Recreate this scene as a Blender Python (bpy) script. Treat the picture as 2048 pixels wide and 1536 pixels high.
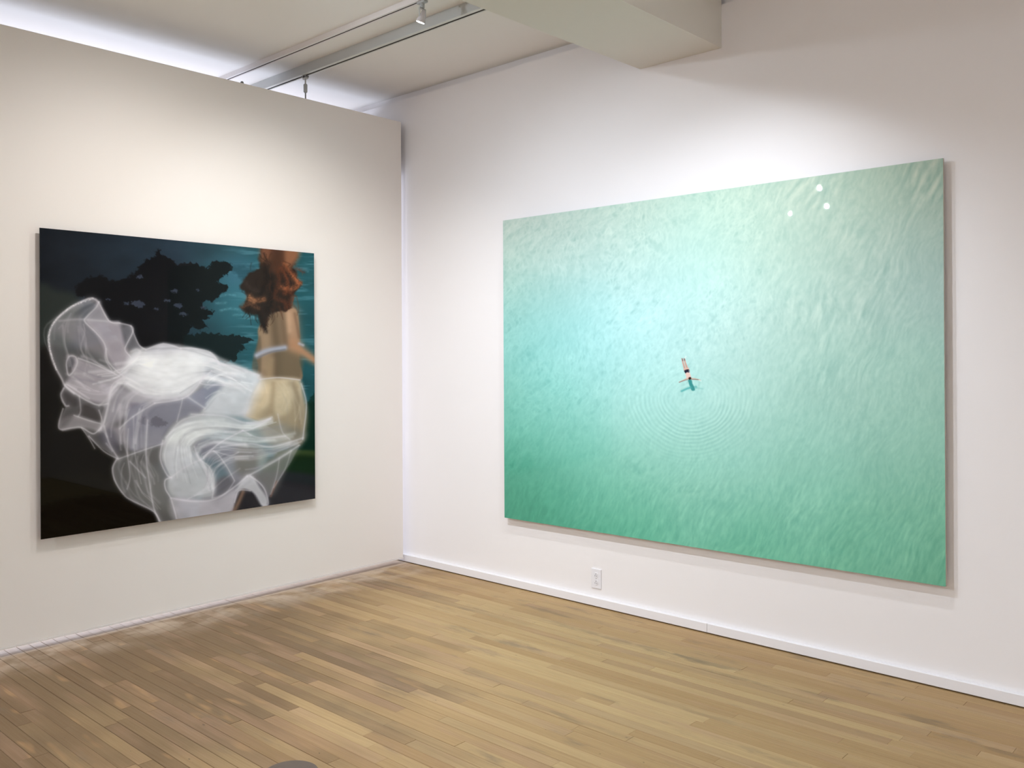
import bpy, bmesh, math, random
import numpy as np
from mathutils import Vector, Matrix

# ------------------------------------------------------------------ clean
for o in list(bpy.data.objects): bpy.data.objects.remove(o, do_unlink=True)
SC = bpy.context.scene
COL = SC.collection
random.seed(11); RNG = np.random.default_rng(7)

# ------------------------------------------------------------------ camera
FPX, PPY = 1774.97, 700.41
CAM = np.array([4.77421, -4.13915, 1.48])
CR = np.array([0.73806876, 0.67470438, -0.00533822])
CU = np.array([0.00539005, 0.00201555, 0.99998344])
CF = np.array([-0.67470397, 0.73808532, 0.00214907])
cd = bpy.data.cameras.new('camera'); cam = bpy.data.objects.new('camera', cd); COL.objects.link(cam)
cd.sensor_fit = 'HORIZONTAL'; cd.sensor_width = 36.0; cd.lens = FPX/2048*36
cd.shift_y = -(768-PPY)/2048; cd.clip_start = 0.05
cam.matrix_world = Matrix(((CR[0], CU[0], -CF[0], CAM[0]), (CR[1], CU[1], -CF[1], CAM[1]), (CR[2], CU[2], -CF[2], CAM[2]), (0, 0, 0, 1)))
SC.camera = cam

# ------------------------------------------------------------------ colour management, world
SC.view_settings.view_transform = 'Standard'; SC.view_settings.look = 'None'
SC.view_settings.gamma = 1.0; SC.view_settings.use_curve_mapping = False
SC.view_settings.exposure = 0.20
w = bpy.data.worlds.new('world'); SC.world = w; w.use_nodes = True
w.node_tree.nodes['Background'].inputs[0].default_value = (0.72, 0.82, 1.0, 1)
w.node_tree.nodes['Background'].inputs[1].default_value = 0.6

# daylight coming through the window behind the hanging partition
DAY_W = 82.0
ld = bpy.data.lights.new('window_daylight', 'AREA'); ld.shape = 'RECTANGLE'; ld.size = 1.55; ld.size_y = 3.1
ld.energy = DAY_W; ld.color = (0.74, 0.82, 1.0)
day = bpy.data.objects.new('window_daylight', ld); COL.objects.link(day)
day.location = (-2.12, -1.72, 1.405); day.rotation_euler = (0, -math.pi/2, 0)

# room lamps: position, aim, watts, colour, cone (deg), blend
COOL = (1.0, 0.965, 0.97); WARM = (1.0, 0.90, 0.79); NEUT = (1.0, 0.94, 0.88)
LAMPS = [
 # key,          lens position,        aim point,           W,   colour, cone, blend
 ('seen',        (1.33, -1.062, 3.19), (0.0, -1.35, -0.05),  46, (1, 0.97, 0.91), 122, 1.0),
 ('art_left',    (1.28, -2.12, 3.19),  (0.0, -1.85, 0.20),  54, (1, 0.98, 0.96), 136, 1.0),
 ('art_right_a', (0.92, -2.12, 3.18),  (1.6, 0.0, 0.60),    38, (0.8, 0.9, 1), 146, 1.0),
 ('art_right_b', (1.60, -2.12, 3.20),  (2.1, 0.0, -0.35),   146, (0.79, 0.89, 1), 122, 1.0),
 ('art_right_c', (2.97, -1.06, 3.20),  (2.15, -0.02, -0.50),   80, (0.84, 0.92, 1), 108, 1.0),
 ('hall_a',      (0.91, -4.92, 3.19),  (2.3, -2.9, 0.0),    125, (0.88, 0.94, 1), 110, 1.0),
 ('hall_b',      (0.49, -6.10, 3.19),  (1.8, -3.9, 0.0),    125, (0.88, 0.94, 1), 110, 1.0),
 ('hall_c',      (-0.07, -6.35, 3.19), (0.2, -4.4, 0.0),   125, (0.88, 0.94, 1), 110, 1.0),
 ('fill_d',      (4.90, -4.60, 3.19),  (6.4, -3.6, 1.5),    370, (0.88, 0.95, 1), 130, 1.0),  # this and the next two: unseen fill lamps added for bounce light
 ('fill_e',      (4.60, -6.30, 3.19),  (4.2, -8.8, 1.5),    370, (0.88, 0.95, 1), 130, 1.0),
 ('fill_f',      (2.40, -6.30, 3.19),  (2.2, -8.8, 1.5),    370, (0.88, 0.95, 1), 130, 1.0),
]

# ------------------------------------------------------------------ helpers
def s2l(c):
    c = np.asarray(c, float)/255.0
    return np.where(c <= 0.04045, c/12.92, ((c+0.055)/1.055)**2.4)
def rgb(*c):
    v = s2l(c); return (float(v[0]), float(v[1]), float(v[2]), 1)

def mat(name, color, rough=0.6, metal=0.0, noise=None, bump=None, spec=0.5, emit=None, trans=0.0):
    m = bpy.data.materials.new(name); m.use_nodes = True
    nt = m.node_tree; b = nt.nodes['Principled BSDF']
    b.inputs['Base Color'].default_value = color; b.inputs['Roughness'].default_value = rough
    b.inputs['Metallic'].default_value = metal; b.inputs['Specular IOR Level'].default_value = spec
    b.inputs['Transmission Weight'].default_value = trans
    tc = nt.nodes.new('ShaderNodeTexCoord')
    if noise:
        sc, amt = noise
        n = nt.nodes.new('ShaderNodeTexNoise'); n.inputs['Scale'].default_value = sc; n.inputs['Detail'].default_value = 4
        nt.links.new(tc.outputs['Object'], n.inputs['Vector'])
        r = nt.nodes.new('ShaderNodeMapRange'); r.inputs[3].default_value = 1-amt; r.inputs[4].default_value = 1+amt
        nt.links.new(n.outputs['Fac'], r.inputs[0])
        v = nt.nodes.new('ShaderNodeVectorMath'); v.operation = 'SCALE'
        v.inputs[0].default_value = color[:3]; nt.links.new(r.outputs[0], v.inputs['Scale'])
        nt.links.new(v.outputs[0], b.inputs['Base Color'])
    if bump:
        sc, st = bump
        n = nt.nodes.new('ShaderNodeTexNoise'); n.inputs['Scale'].default_value = sc; n.inputs['Detail'].default_value = 3
        nt.links.new(tc.outputs['Object'], n.inputs['Vector'])
        bp = nt.nodes.new('ShaderNodeBump'); bp.inputs['Strength'].default_value = st; bp.inputs['Distance'].default_value = 0.002
        nt.links.new(n.outputs['Fac'], bp.inputs['Height']); nt.links.new(bp.outputs[0], b.inputs['Normal'])
    if emit:
        b.inputs['Emission Color'].default_value = emit[0]; b.inputs['Emission Strength'].default_value = emit[1]
    return m

def link(name, me, m, parent=None):
    o = bpy.data.objects.new(name, me); COL.objects.link(o)
    if m: me.materials.append(m)
    if parent: o.parent = parent
    return o
def bm_obj(name, bm, m, parent=None, smooth=False):
    me = bpy.data.meshes.new(name); bmesh.ops.recalc_face_normals(bm, faces=bm.faces); bm.to_mesh(me); bm.free()
    if smooth:
        for p in me.polygons: p.use_smooth = True
    return link(name, me, m, parent)
def add_box(bm, lo, hi, bevel=0.0, seg=2):
    x0, y0, z0 = lo; x1, y1, z1 = hi
    v = [bm.verts.new(c) for c in ((x0,y0,z0),(x1,y0,z0),(x1,y1,z0),(x0,y1,z0),(x0,y0,z1),(x1,y0,z1),(x1,y1,z1),(x0,y1,z1))]
    f = [bm.faces.new([v[i] for i in q]) for q in ((0,3,2,1),(4,5,6,7),(0,1,5,4),(1,2,6,5),(2,3,7,6),(3,0,4,7))]
    if bevel:
        e = {e for q in f for e in q.edges}
        bmesh.ops.bevel(bm, geom=list(e), offset=bevel, segments=seg, affect='EDGES', profile=0.5)
def box(name, lo, hi, m, parent=None, bevel=0.0, seg=2):
    bm = bmesh.new(); add_box(bm, lo, hi, bevel, seg); return bm_obj(name, bm, m, parent)
def lathe(bm, prof, M=Matrix.Identity(4), n=24):
    rings = []
    for r, z in prof:
        rings.append([bm.verts.new(M @ Vector((r*math.cos(2*math.pi*i/n), r*math.sin(2*math.pi*i/n), z))) for i in range(n)])
    for a, b in zip(rings, rings[1:]):
        for i in range(n): bm.faces.new((a[i], a[(i+1) % n], b[(i+1) % n], b[i]))
    bm.faces.new(rings[0][::-1]); bm.faces.new(rings[-1])
def empty(name, loc, parent=None):
    o = bpy.data.objects.new(name, None); COL.objects.link(o); o.location = loc; o.empty_display_size = 0.1
    if parent: o.parent = parent
    return o
def tag(o, label, cat, group=None):
    o['label'] = label; o['category'] = cat
    if group: o['group'] = group
    return o
def struct(o, label, cat='wall'):
    o['kind'] = 'structure'; o['label'] = label; o['category'] = cat
    return o

# ------------------------------------------------------------------ materials
M_WALL  = mat('wall_paint', rgb(237, 233, 233), 0.75, noise=(1.1, 0.012), bump=(160, 0.08), spec=0.25)
M_PART  = mat('partition_paint', rgb(238, 232, 228), 0.75, noise=(1.3, 0.012), bump=(160, 0.08), spec=0.25)
M_CEIL  = mat('ceiling_paint', rgb(241, 238, 234), 0.85, noise=(0.8, 0.015), bump=(90, 0.06), spec=0.2)
M_BEAM  = mat('beam_paint', rgb(226, 222, 214), 0.8, noise=(0.9, 0.015), bump=(90, 0.06), spec=0.2)
M_BASE  = mat('baseboard_paint', rgb(234, 231, 233), 0.4, noise=(3, 0.01), spec=0.4)
M_TRACK = mat('track_white_enamel', rgb(232, 226, 224), 0.4, noise=(6, 0.01))
M_SLOT  = mat('track_slot_dark', rgb(62, 55, 50), 0.7, noise=(10, 0.05))
M_RAIL  = mat('rail_grey_aluminium', rgb(192, 193, 191), 0.42, 0.1, noise=(8, 0.03))
M_FLANGE= mat('rail_pale_aluminium', rgb(216, 216, 210), 0.35, 0.3, noise=(8, 0.03))
M_STEEL = mat('brushed_steel', rgb(186, 186, 184), 0.35, 0.3, noise=(40, 0.08))
M_STEELD= mat('dark_steel', rgb(132, 132, 132), 0.4, 0.3, noise=(40, 0.08))
M_GREYPL= mat('grey_plastic', rgb(176, 178, 178), 0.45, noise=(20, 0.03))
M_GLASSY= mat('frosted_lamp_glass', rgb(206, 200, 202), 0.25, noise=(30, 0.02))
M_LENS  = mat('lit_lens', (1, 1, 1, 1), 0.3, noise=(20, 0.01), emit=((1, 0.96, 0.88, 1), 30))
M_PLATE = mat('outlet_white_plastic', rgb(232, 230, 234), 0.3, noise=(20, 0.01))
M_HOLE  = mat('outlet_slot_dark', rgb(70, 64, 68), 0.6, noise=(30, 0.05))
M_EDGE  = mat('panel_edge', rgb(186, 180, 168), 0.5, noise=(8, 0.03))
M_DARKEDGE = mat('panel_edge_dark', rgb(40, 38, 38), 0.3, noise=(8, 0.03))
M_MOUNT = mat('mount_aluminium', rgb(175, 172, 168), 0.45, 0.5, noise=(8, 0.03))
M_DISC  = mat('floor_disc_grey', rgb(96, 82, 72), 0.6, 0.0, noise=(25, 0.10), bump=(200, 0.2))
M_SUB   = mat('subfloor_dark', rgb(58, 42, 28), 0.9, noise=(5, 0.1))
M_FRAME = mat('window_frame_white', rgb(228, 228, 228), 0.4, noise=(4, 0.01))
M_GLASS = mat('window_glass', (0.95, 0.97, 1, 1), 0.02, noise=(2, 0.005), trans=1.0)

# ------------------------------------------------------------------ room shell
ZC = 3.328; ZW = 3.2785; X0, X1, Y0 = -2.2, 6.6, -9.0
# right wall: the furred front stops a little below the ceiling, leaving a shadow recess
bm = bmesh.new(); add_box(bm, (X0, 0.0, -0.05), (X1, 0.12, ZW)); add_box(bm, (X0, 0.035, ZW), (X1, 0.12, ZC+0.05))
struct(bm_obj('wall_right', bm, M_WALL), 'bright white gallery wall behind the wide aqua water picture')
struct(box('wall_far', (X1, Y0, -0.05), (X1+0.12, 0.12, ZC+0.05), M_WALL), 'white gallery end wall out of view beside the camera')
struct(box('wall_back', (X0, Y0-0.12, -0.05), (X1+0.12, Y0, ZC+0.05), M_WALL), 'white gallery back wall out of view behind the camera')
# window wall behind the partition with an opening
WY0, WY1, WZ0, WZ1 = -3.3, -0.15, 0.58, 2.22
bm = bmesh.new()
add_box(bm, (X0-0.12, Y0, -0.05), (X0, WY0, ZC+0.05)); add_box(bm, (X0-0.12, WY1, -0.05), (X0, 0.12, ZC+0.05))
add_box(bm, (X0-0.12, WY0, -0.05), (X0, WY1, WZ0)); add_box(bm, (X0-0.12, WY0, WZ1), (X0, WY1, ZC+0.05))
struct(bm_obj('wall_window', bm, M_WALL), 'white outer wall hidden behind the hanging partition')
win = empty('window_1', (X0-0.06, (WY0+WY1)/2, WZ0)); struct(win, 'wide daylight window hidden behind the hanging partition', 'window')
def wbox(name, lo, hi, m, par):
    off = Vector(par.location)
    return box(name, tuple(Vector(lo)-off), tuple(Vector(hi)-off), m, par)
for i in range(4):
    y = WY0+(WY1-WY0)*i/3
    wbox('mullion', (X0-0.09, max(WY0, y-0.03), WZ0), (X0-0.02, min(WY1, y+0.03), WZ1), M_FRAME, win)
for z in (WZ0, WZ1-0.05): wbox('window_rail', (X0-0.09, WY0, z), (X0-0.02, WY1, z+0.05), M_FRAME, win)
for i in range(3):
    a = WY0+(WY1-WY0)*i/3+0.03; b_ = WY0+(WY1-WY0)*(i+1)/3-0.03
    wbox('pane', (X0-0.062, a, WZ0+0.05), (X0-0.056, b_, WZ1-0.05), M_GLASS, win)
struct(box('ceiling', (X0-0.12, Y0-0.12, ZC), (X1+0.12, 0.12, ZC+0.1), M_CEIL), 'white plaster ceiling above the hanging partition and light tracks', 'ceiling')
# ceiling beam running away from the right wall
ZB = 3.0541
def bx(xw, xq, yq, y): return xw+(xq-xw)*(y/yq)
bl0, bl1 = 1.9693, bx(1.9693, 1.94107, -1.21127, Y0); br0, br1 = 2.4767, bx(2.4767, 2.46315, -0.87183, Y0)
bm = bmesh.new()
v = [bm.verts.new(c) for c in ((bl0, 0, ZB), (br0, 0, ZB), (br1, Y0, ZB), (bl1, Y0, ZB), (bl0, 0, ZC), (br0, 0, ZC), (br1, Y0, ZC), (bl1, Y0, ZC))]
for q in ((0,3,2,1),(4,5,6,7),(0,1,5,4),(1,2,6,5),(2,3,7,6),(3,0,4,7)): bm.faces.new([v[i] for i in q])
struct(bm_obj('beam', bm, M_BEAM), 'boxed white ceiling beam meeting the right wall above the aqua picture', 'beam')

# hanging partition (left wall): panel hung from the rail, bottom clear of the floor
PT, PB, PE, PY = 3.1015, 0.0394, -0.0588, -3.45
part = box('wall_left', (-0.10, PY, PB+0.006), (0.0, PE, PT), M_PART, None, 0.002, 1)
struct(part, 'off-white hanging partition wall carrying the dark picture of the veiled woman')
o = box('trim_strip', (-0.10, PY, PB-0.003), (0.0035, PE, PB+0.006), M_TRACK, part)
o = box('daylight_block', (-0.52, PY, 2.72), (-0.10, PE, PT-0.002), M_PART, part)  # unseen block added behind the partition to cut daylight on the ceiling

# baseboard in two lengths with a butt joint
bb = empty('baseboard_right', (0, 0, 0)); struct(bb, 'low white baseboard along the foot of the right wall', 'baseboard')
TB, HB = 0.0255, 0.0543
box('board', (X0, -TB, 0.007), (2.3842, 0.0, HB), M_BASE, bb, 0.0015, 1)
box('board', (2.3856, -TB, 0.007), (X1, 0.0, HB), M_BASE, bb, 0.0015, 1)

# ------------------------------------------------------------------ floor of strip planks
def plank_material():
    m = bpy.data.materials.new('worn_strip_floor'); m.use_nodes = True
    nt = m.node_tree; N = nt.nodes; L = nt.links; b = N['Principled BSDF']
    at = N.new('ShaderNodeVertexColor'); at.layer_name = 'tone'
    sep = N.new('ShaderNodeSeparateColor'); L.new(at.outputs[0], sep.inputs[0])
    geo = N.new('ShaderNodeNewGeometry')
    sx = N.new('ShaderNodeSeparateXYZ'); L.new(geo.outputs['Position'], sx.inputs[0])
    def math_(op, a, c=None, clamp=False):
        n = N.new('ShaderNodeMath'); n.operation = op; n.use_clamp = clamp
        for i, v in enumerate((a, c)):
            if v is None: continue
            if isinstance(v, (int, float)): n.inputs[i].default_value = v
            else: L.new(v, n.inputs[i])
        return n.outputs[0]
    def comb(x, y, z):
        n = N.new('ShaderNodeCombineXYZ')
        for i, v in enumerate((x, y, z)):
            if isinstance(v, (int, float)): n.inputs[i].default_value = v
            else: L.new(v, n.inputs[i])
        return n.outputs[0]
    def noise(vec, scale, detail=4, rough=0.55, dist=0.0):
        n = N.new('ShaderNodeTexNoise'); n.inputs['Scale'].default_value = scale; n.inputs['Detail'].default_value = detail
        n.inputs['Roughness'].default_value = rough; n.inputs['Distortion'].default_value = dist
        L.new(vec, n.inputs['Vector']); return n.outputs['Fac']
    def rng(v, a, c, lo, hi, smooth=False):
        n = N.new('ShaderNodeMapRange'); n.clamp = True
        if smooth: n.interpolation_type = 'SMOOTHSTEP'
        n.inputs[1].default_value = a; n.inputs[2].default_value = c; n.inputs[3].default_value = lo; n.inputs[4].default_value = hi
        L.new(v, n.inputs[0]); return n.outputs[0]
    def mix(f, a, c, mode='MIX'):
        n = N.new('ShaderNodeMix'); n.data_type = 'RGBA'; n.blend_type = mode
        if isinstance(f, (int, float)): n.inputs[0].default_value = f
        else: L.new(f, n.inputs[0])
        for i, v in ((6, a), (7, c)):
            if isinstance(v, tuple): n.inputs[i].default_value = v
            else: L.new(v, n.inputs[i])
        return n.outputs[2]
    X, Y = sx.outputs[0], sx.outputs[1]
    off = math_('MULTIPLY', sep.outputs[2], 37.0)
    # base tone per plank
    base = mix(sep.outputs[0], rgb(163, 131, 90), rgb(182, 153, 110))
    base = mix(rng(sep.outputs[1], 0.84, 0.98, 0, 0.5), base, rgb(158, 130, 98))
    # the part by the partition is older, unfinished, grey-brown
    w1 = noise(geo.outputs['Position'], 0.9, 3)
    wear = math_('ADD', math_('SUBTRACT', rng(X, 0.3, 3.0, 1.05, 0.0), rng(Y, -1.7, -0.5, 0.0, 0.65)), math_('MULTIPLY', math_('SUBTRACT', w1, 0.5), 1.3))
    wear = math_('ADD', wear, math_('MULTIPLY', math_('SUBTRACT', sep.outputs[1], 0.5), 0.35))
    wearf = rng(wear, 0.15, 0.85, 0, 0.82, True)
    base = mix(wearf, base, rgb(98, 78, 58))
    pk = noise(comb(math_('ADD', math_('MULTIPLY', X, 1.3), off), math_('MULTIPLY', Y, 5.0), 7.7), 1.0, 3)
    base = mix(rng(pk, 0.48, 0.68, 0.0, 0.40, True), base, rgb(166, 132, 106))
    # honey patches inside the worn part
    pn = noise(comb(math_('ADD', math_('MULTIPLY', X, 2.2), off), math_('MULTIPLY', Y, 9.0), 0.0), 1.0, 2)
    base = mix(math_('MULTIPLY', rng(pn, 0.60, 0.70, 0, 0.65, True), wearf), base, rgb(178, 140, 98))
    # grain
    g1 = noise(comb(math_('ADD', math_('MULTIPLY', X, 3.0), off), math_('MULTIPLY', Y, 130.0), off), 1.0, 5, 0.6, 0.35)
    g2 = noise(comb(math_('ADD', math_('MULTIPLY', X, 1.1), off), math_('MULTIPLY', Y, 34.0), off), 1.0, 3, 0.5, 1.2)
    base = mix(rng(g1, 0.35, 0.75, 0.0, 0.26), base, rgb(112, 84, 54), 'MIX')
    base = mix(math_('MULTIPLY', rng(g2, 0.50, 0.66, 0.0, 0.34, True), math_('ADD', wearf, 0.25)), base, rgb(118, 92, 66))
    # grey stains drawn out along the boards
    st = noise(comb(math_('MULTIPLY', X, 2.0), math_('MULTIPLY', Y, 8.0), 3.3), 1.0, 6, 0.62)
    base = mix(rng(st, 0.58, 0.74, 0.0, 0.6, True), base, rgb(112, 96, 78))
    sp = noise(comb(math_('MULTIPLY', X, 16.0), math_('MULTIPLY', Y, 34.0), 9.1), 1.0, 3, 0.6)
    base = mix(rng(sp, 0.715, 0.76, 0.0, 0.7, True), base, rgb(80, 66, 50))
    # individual old stains, each an irregular patch drawn out along the boards
    wob = noise(comb(math_('MULTIPLY', X, 9.0), math_('MULTIPLY', Y, 40.0), 5.5), 1.0, 4)
    for (cx, cy, rx, ry, st_) in ((1.473,-0.268,0.30,0.030,0.75),(1.771,-0.409,0.22,0.035,0.55),(2.29,-0.42,0.36,0.040,0.7),(2.61,-0.40,0.24,0.035,0.75),(3.164,-0.439,0.16,0.030,0.6),(3.589,-0.408,0.13,0.035,0.75),(3.89,-0.52,0.10,0.022,0.7),
                                  (0.10,-0.30,0.18,0.020,0.7),(0.87,-1.43,0.30,0.030,0.5),(1.80,-1.90,0.26,0.060,0.4),(2.507,-1.34,0.10,0.026,0.5),(2.79,-0.49,0.24,0.020,0.55),(1.70,-1.57,0.28,0.05,0.45),(0.68,-0.343,0.12,0.03,0.35),(2.45,-1.335,0.5,0.026,0.35),(1.9,-0.62,0.3,0.02,0.3),(2.9,-0.95,0.35,0.025,0.35)):
        ex = math_('DIVIDE', math_('SUBTRACT', X, cx), rx); ey = math_('DIVIDE', math_('SUBTRACT', Y, cy), ry)
        e = math_('ADD', math_('MULTIPLY', ex, ex), math_('MULTIPLY', ey, ey))
        e = math_('ADD', e, math_('MULTIPLY', math_('SUBTRACT', wob, 0.5), 3.6))
        base = mix(rng(e, -0.2, 1.1, st_*0.72, 0.0, True), base, rgb(112, 95, 74))
    # daylight spill by and under the partition, painted as pale floor colour
    tint_n = noise(comb(math_('MULTIPLY', X, 7.0), math_('MULTIPLY', Y, 5.0), 1.7), 1.0, 4)
    daylight_tint = math_('MAXIMUM', math_('MULTIPLY', rng(X, 0.0, 0.42, 0.6, 0.0, True), rng(tint_n, 0.36, 0.66, 0.15, 1.0, True)), rng(X, -0.02, 0.05, 0.85, 0.0, True))
    base = mix(daylight_tint, base, rgb(208, 188, 168))
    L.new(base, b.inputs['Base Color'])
    L.new(rng(g1, 0.2, 0.8, 0.50, 0.72), b.inputs['Roughness'])
    b.inputs['Specular IOR Level'].default_value = 0.28
    bp = N.new('ShaderNodeBump'); bp.inputs['Strength'].default_value = 0.22; bp.inputs['Distance'].default_value = 0.0015
    L.new(g1, bp.inputs['Height']); L.new(bp.outputs[0], b.inputs['Normal'])
    return m
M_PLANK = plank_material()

def proj(P):
    d = np.asarray(P, float)-CAM; z = d@CF
    if z <= 0.05: return None
    return 1024+FPX*(d@CR)/z, PPY-FPX*(d@CU)/z
def in_view(x0, x1, y0, y1):
    n = 0
    for x in np.linspace(max(x0, -0.2), x1, 12):
        q = proj((x, (y0+y1)/2, 0))
        if q and -10 < q[0] < 2058 and q[1] < 1546 and x >= -0.16: n += 1
    return n if x1 > -0.16 else 0

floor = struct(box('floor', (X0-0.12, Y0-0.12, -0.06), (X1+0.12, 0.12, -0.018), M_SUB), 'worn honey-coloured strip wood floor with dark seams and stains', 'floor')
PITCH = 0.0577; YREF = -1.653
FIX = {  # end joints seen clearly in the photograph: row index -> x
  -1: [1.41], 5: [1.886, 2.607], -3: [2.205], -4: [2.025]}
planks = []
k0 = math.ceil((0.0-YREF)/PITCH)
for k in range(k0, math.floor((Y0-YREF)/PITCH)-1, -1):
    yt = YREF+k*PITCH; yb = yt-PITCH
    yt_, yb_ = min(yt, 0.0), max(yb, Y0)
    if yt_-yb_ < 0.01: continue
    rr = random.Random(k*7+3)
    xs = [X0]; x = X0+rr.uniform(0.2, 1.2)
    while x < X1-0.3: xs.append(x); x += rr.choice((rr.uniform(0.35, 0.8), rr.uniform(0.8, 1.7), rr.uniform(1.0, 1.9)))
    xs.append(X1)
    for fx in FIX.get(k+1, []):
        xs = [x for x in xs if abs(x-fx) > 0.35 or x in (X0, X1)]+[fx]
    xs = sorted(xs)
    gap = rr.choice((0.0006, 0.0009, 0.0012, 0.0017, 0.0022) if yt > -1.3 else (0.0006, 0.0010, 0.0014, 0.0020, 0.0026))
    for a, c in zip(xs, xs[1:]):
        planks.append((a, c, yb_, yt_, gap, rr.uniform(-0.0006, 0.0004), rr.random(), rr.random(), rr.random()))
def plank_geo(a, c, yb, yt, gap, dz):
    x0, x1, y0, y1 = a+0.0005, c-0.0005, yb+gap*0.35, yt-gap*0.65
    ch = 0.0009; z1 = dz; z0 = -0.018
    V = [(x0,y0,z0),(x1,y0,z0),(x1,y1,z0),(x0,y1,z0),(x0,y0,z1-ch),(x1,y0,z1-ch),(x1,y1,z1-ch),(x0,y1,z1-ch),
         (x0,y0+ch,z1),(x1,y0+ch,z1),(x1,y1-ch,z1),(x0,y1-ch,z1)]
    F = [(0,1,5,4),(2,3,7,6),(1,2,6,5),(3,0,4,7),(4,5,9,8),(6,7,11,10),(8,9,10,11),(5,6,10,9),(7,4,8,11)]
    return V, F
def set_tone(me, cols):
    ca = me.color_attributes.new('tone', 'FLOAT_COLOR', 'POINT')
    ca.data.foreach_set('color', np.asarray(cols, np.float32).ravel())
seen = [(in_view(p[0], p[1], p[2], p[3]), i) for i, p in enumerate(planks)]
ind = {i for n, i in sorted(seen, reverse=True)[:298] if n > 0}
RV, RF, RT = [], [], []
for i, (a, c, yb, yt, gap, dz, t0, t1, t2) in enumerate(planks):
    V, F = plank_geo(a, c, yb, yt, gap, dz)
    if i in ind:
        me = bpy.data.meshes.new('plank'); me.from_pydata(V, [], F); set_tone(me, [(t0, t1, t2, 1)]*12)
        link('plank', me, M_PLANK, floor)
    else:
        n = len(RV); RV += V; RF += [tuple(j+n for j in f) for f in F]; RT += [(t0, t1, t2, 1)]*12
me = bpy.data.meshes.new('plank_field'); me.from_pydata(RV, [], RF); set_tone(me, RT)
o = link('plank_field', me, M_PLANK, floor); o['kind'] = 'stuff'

# ------------------------------------------------------------------ painting toolkit for the two flat prints
def homog(src, dst):
    A = []
    for (x, y), (u, v) in zip(src, dst):
        A.append([x, y, 1, 0, 0, 0, -u*x, -u*y, -u]); A.append([0, 0, 0, x, y, 1, -v*x, -v*y, -v])
    return np.linalg.svd(np.array(A, float))[2][-1].reshape(3, 3)
def vnoise(X, Y, seed):
    r = np.random.default_rng(seed); T = r.random((256, 256))
    xi = np.floor(X).astype(int); yi = np.floor(Y).astype(int); fx = X-xi; fy = Y-yi
    fx = fx*fx*(3-2*fx); fy = fy*fy*(3-2*fy)
    g = lambda a, b: T[a & 255, b & 255]
    return (g(xi, yi)*(1-fx)+g(xi+1, yi)*fx)*(1-fy)+(g(xi, yi+1)*(1-fx)+g(xi+1, yi+1)*fx)*fy
def fbm(X, Y, seed, o=4):
    s = 0; a = 0.5; t = 0
    for i in range(o): s = s+a*vnoise(X*2**i, Y*2**i, seed+i); t += a; a *= 0.5
    return s/t
def smooth(pts, n=8, closed=False):
    P = np.array(pts, float); m = len(P); out = []
    for i in range(m if closed else m-1):
        p0 = P[(i-1) % m] if closed or i > 0 else P[i]; p1 = P[i]; p2 = P[(i+1) % m]
        p3 = P[(i+2) % m] if closed or i+2 < m else P[i+1]
        for t in np.arange(n)/n:
            out.append(0.5*((2*p1)+(-p0+p2)*t+(2*p0-5*p1+4*p2-p3)*t*t+(-p0+3*p1-3*p2+p3)*t**3))
    if not closed: out.append(P[-1])
    return np.array(out)
class Canvas:
    def __init__(s, X, Y): s.X, s.Y = X, Y; s.C = np.zeros(X.shape+(3,))
    def window(s, P, pad):
        return (s.X > P[:, 0].min()-pad) & (s.X < P[:, 0].max()+pad) & (s.Y > P[:, 1].min()-pad) & (s.Y < P[:, 1].max()+pad)
    def dist(s, P, x, y, w=None, closed=False):
        best = np.full(x.shape, 1e9); bw = np.ones(x.shape)
        n = len(P)
        for i in range(n if closed else n-1):
            a = P[i]; b = P[(i+1) % n]; d = b-a; l = max(d@d, 1e-9)
            t = np.clip(((x-a[0])*d[0]+(y-a[1])*d[1])/l, 0, 1)
            q = np.hypot(x-a[0]-t*d[0], y-a[1]-t*d[1])
            if w is not None:
                ww = w[i]*(1-t)+w[min(i+1, n-1)]*t; q = q/ww
            k = q < best; best[k] = q[k]
        return best
    def blend(s, m, al, col):
        col = np.asarray(col, float)
        s.C[m] = s.C[m]*(1-al[:, None])+col*al[:, None]
    def poly(s, pts, col, alpha=1.0, blur=1.5, rag=0.0, rs=0.1, seed=1, mod=None, sm=True):
        P = smooth(pts, 6, True) if sm else np.array(pts, float)
        m = s.window(P, blur*2+rag+2); x, y = s.X[m].copy(), s.Y[m].copy()
        if x.size == 0: return
        x0, y0 = x.copy(), y.copy()
        if rag:
            x += (fbm(x0*rs, y0*rs, seed)-0.5)*2*rag; y += (fbm(x0*rs+50, y0*rs+50, seed+9)-0.5)*2*rag
        ins = np.zeros(x.shape, bool); n = len(P)
        for i in range(n):
            a = P[i]; b = P[(i+1) % n]
            if a[1] == b[1]: continue
            c = ((a[1] > y) != (b[1] > y)) & (x < (b[0]-a[0])*(y-a[1])/(b[1]-a[1])+a[0]); ins ^= c
        d = s.dist(P, x, y, closed=True); sd = np.where(ins, d, -d)
        al = np.clip(0.5+sd/(2*blur), 0, 1); al = al*al*(3-2*al)*alpha
        if mod is not None: al = al*mod(x0, y0)
        s.blend(m, al, col)
    def stroke(s, pts, col, width, alpha=1.0, soft=1.0, w2=None, tex=0.0, seed=3, sm=True):
        P = smooth(pts, 7) if sm else np.array(pts, float)
        ww = np.linspace(width, width if w2 is None else w2, len(P))
        m = s.window(P, max(width, w2 or 0)*2.2+1); x, y = s.X[m], s.Y[m]
        if x.size == 0: return
        d = s.dist(P, x, y, ww)
        al = np.exp(-(d**2)*1.2)*alpha if soft else np.clip((1.1-d)*4, 0, 1)*alpha
        if tex: al = al*(1-tex+tex*2*vnoise(x*0.45, y*0.45, seed))
        s.blend(m, np.clip(al, 0, 1), col)

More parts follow.
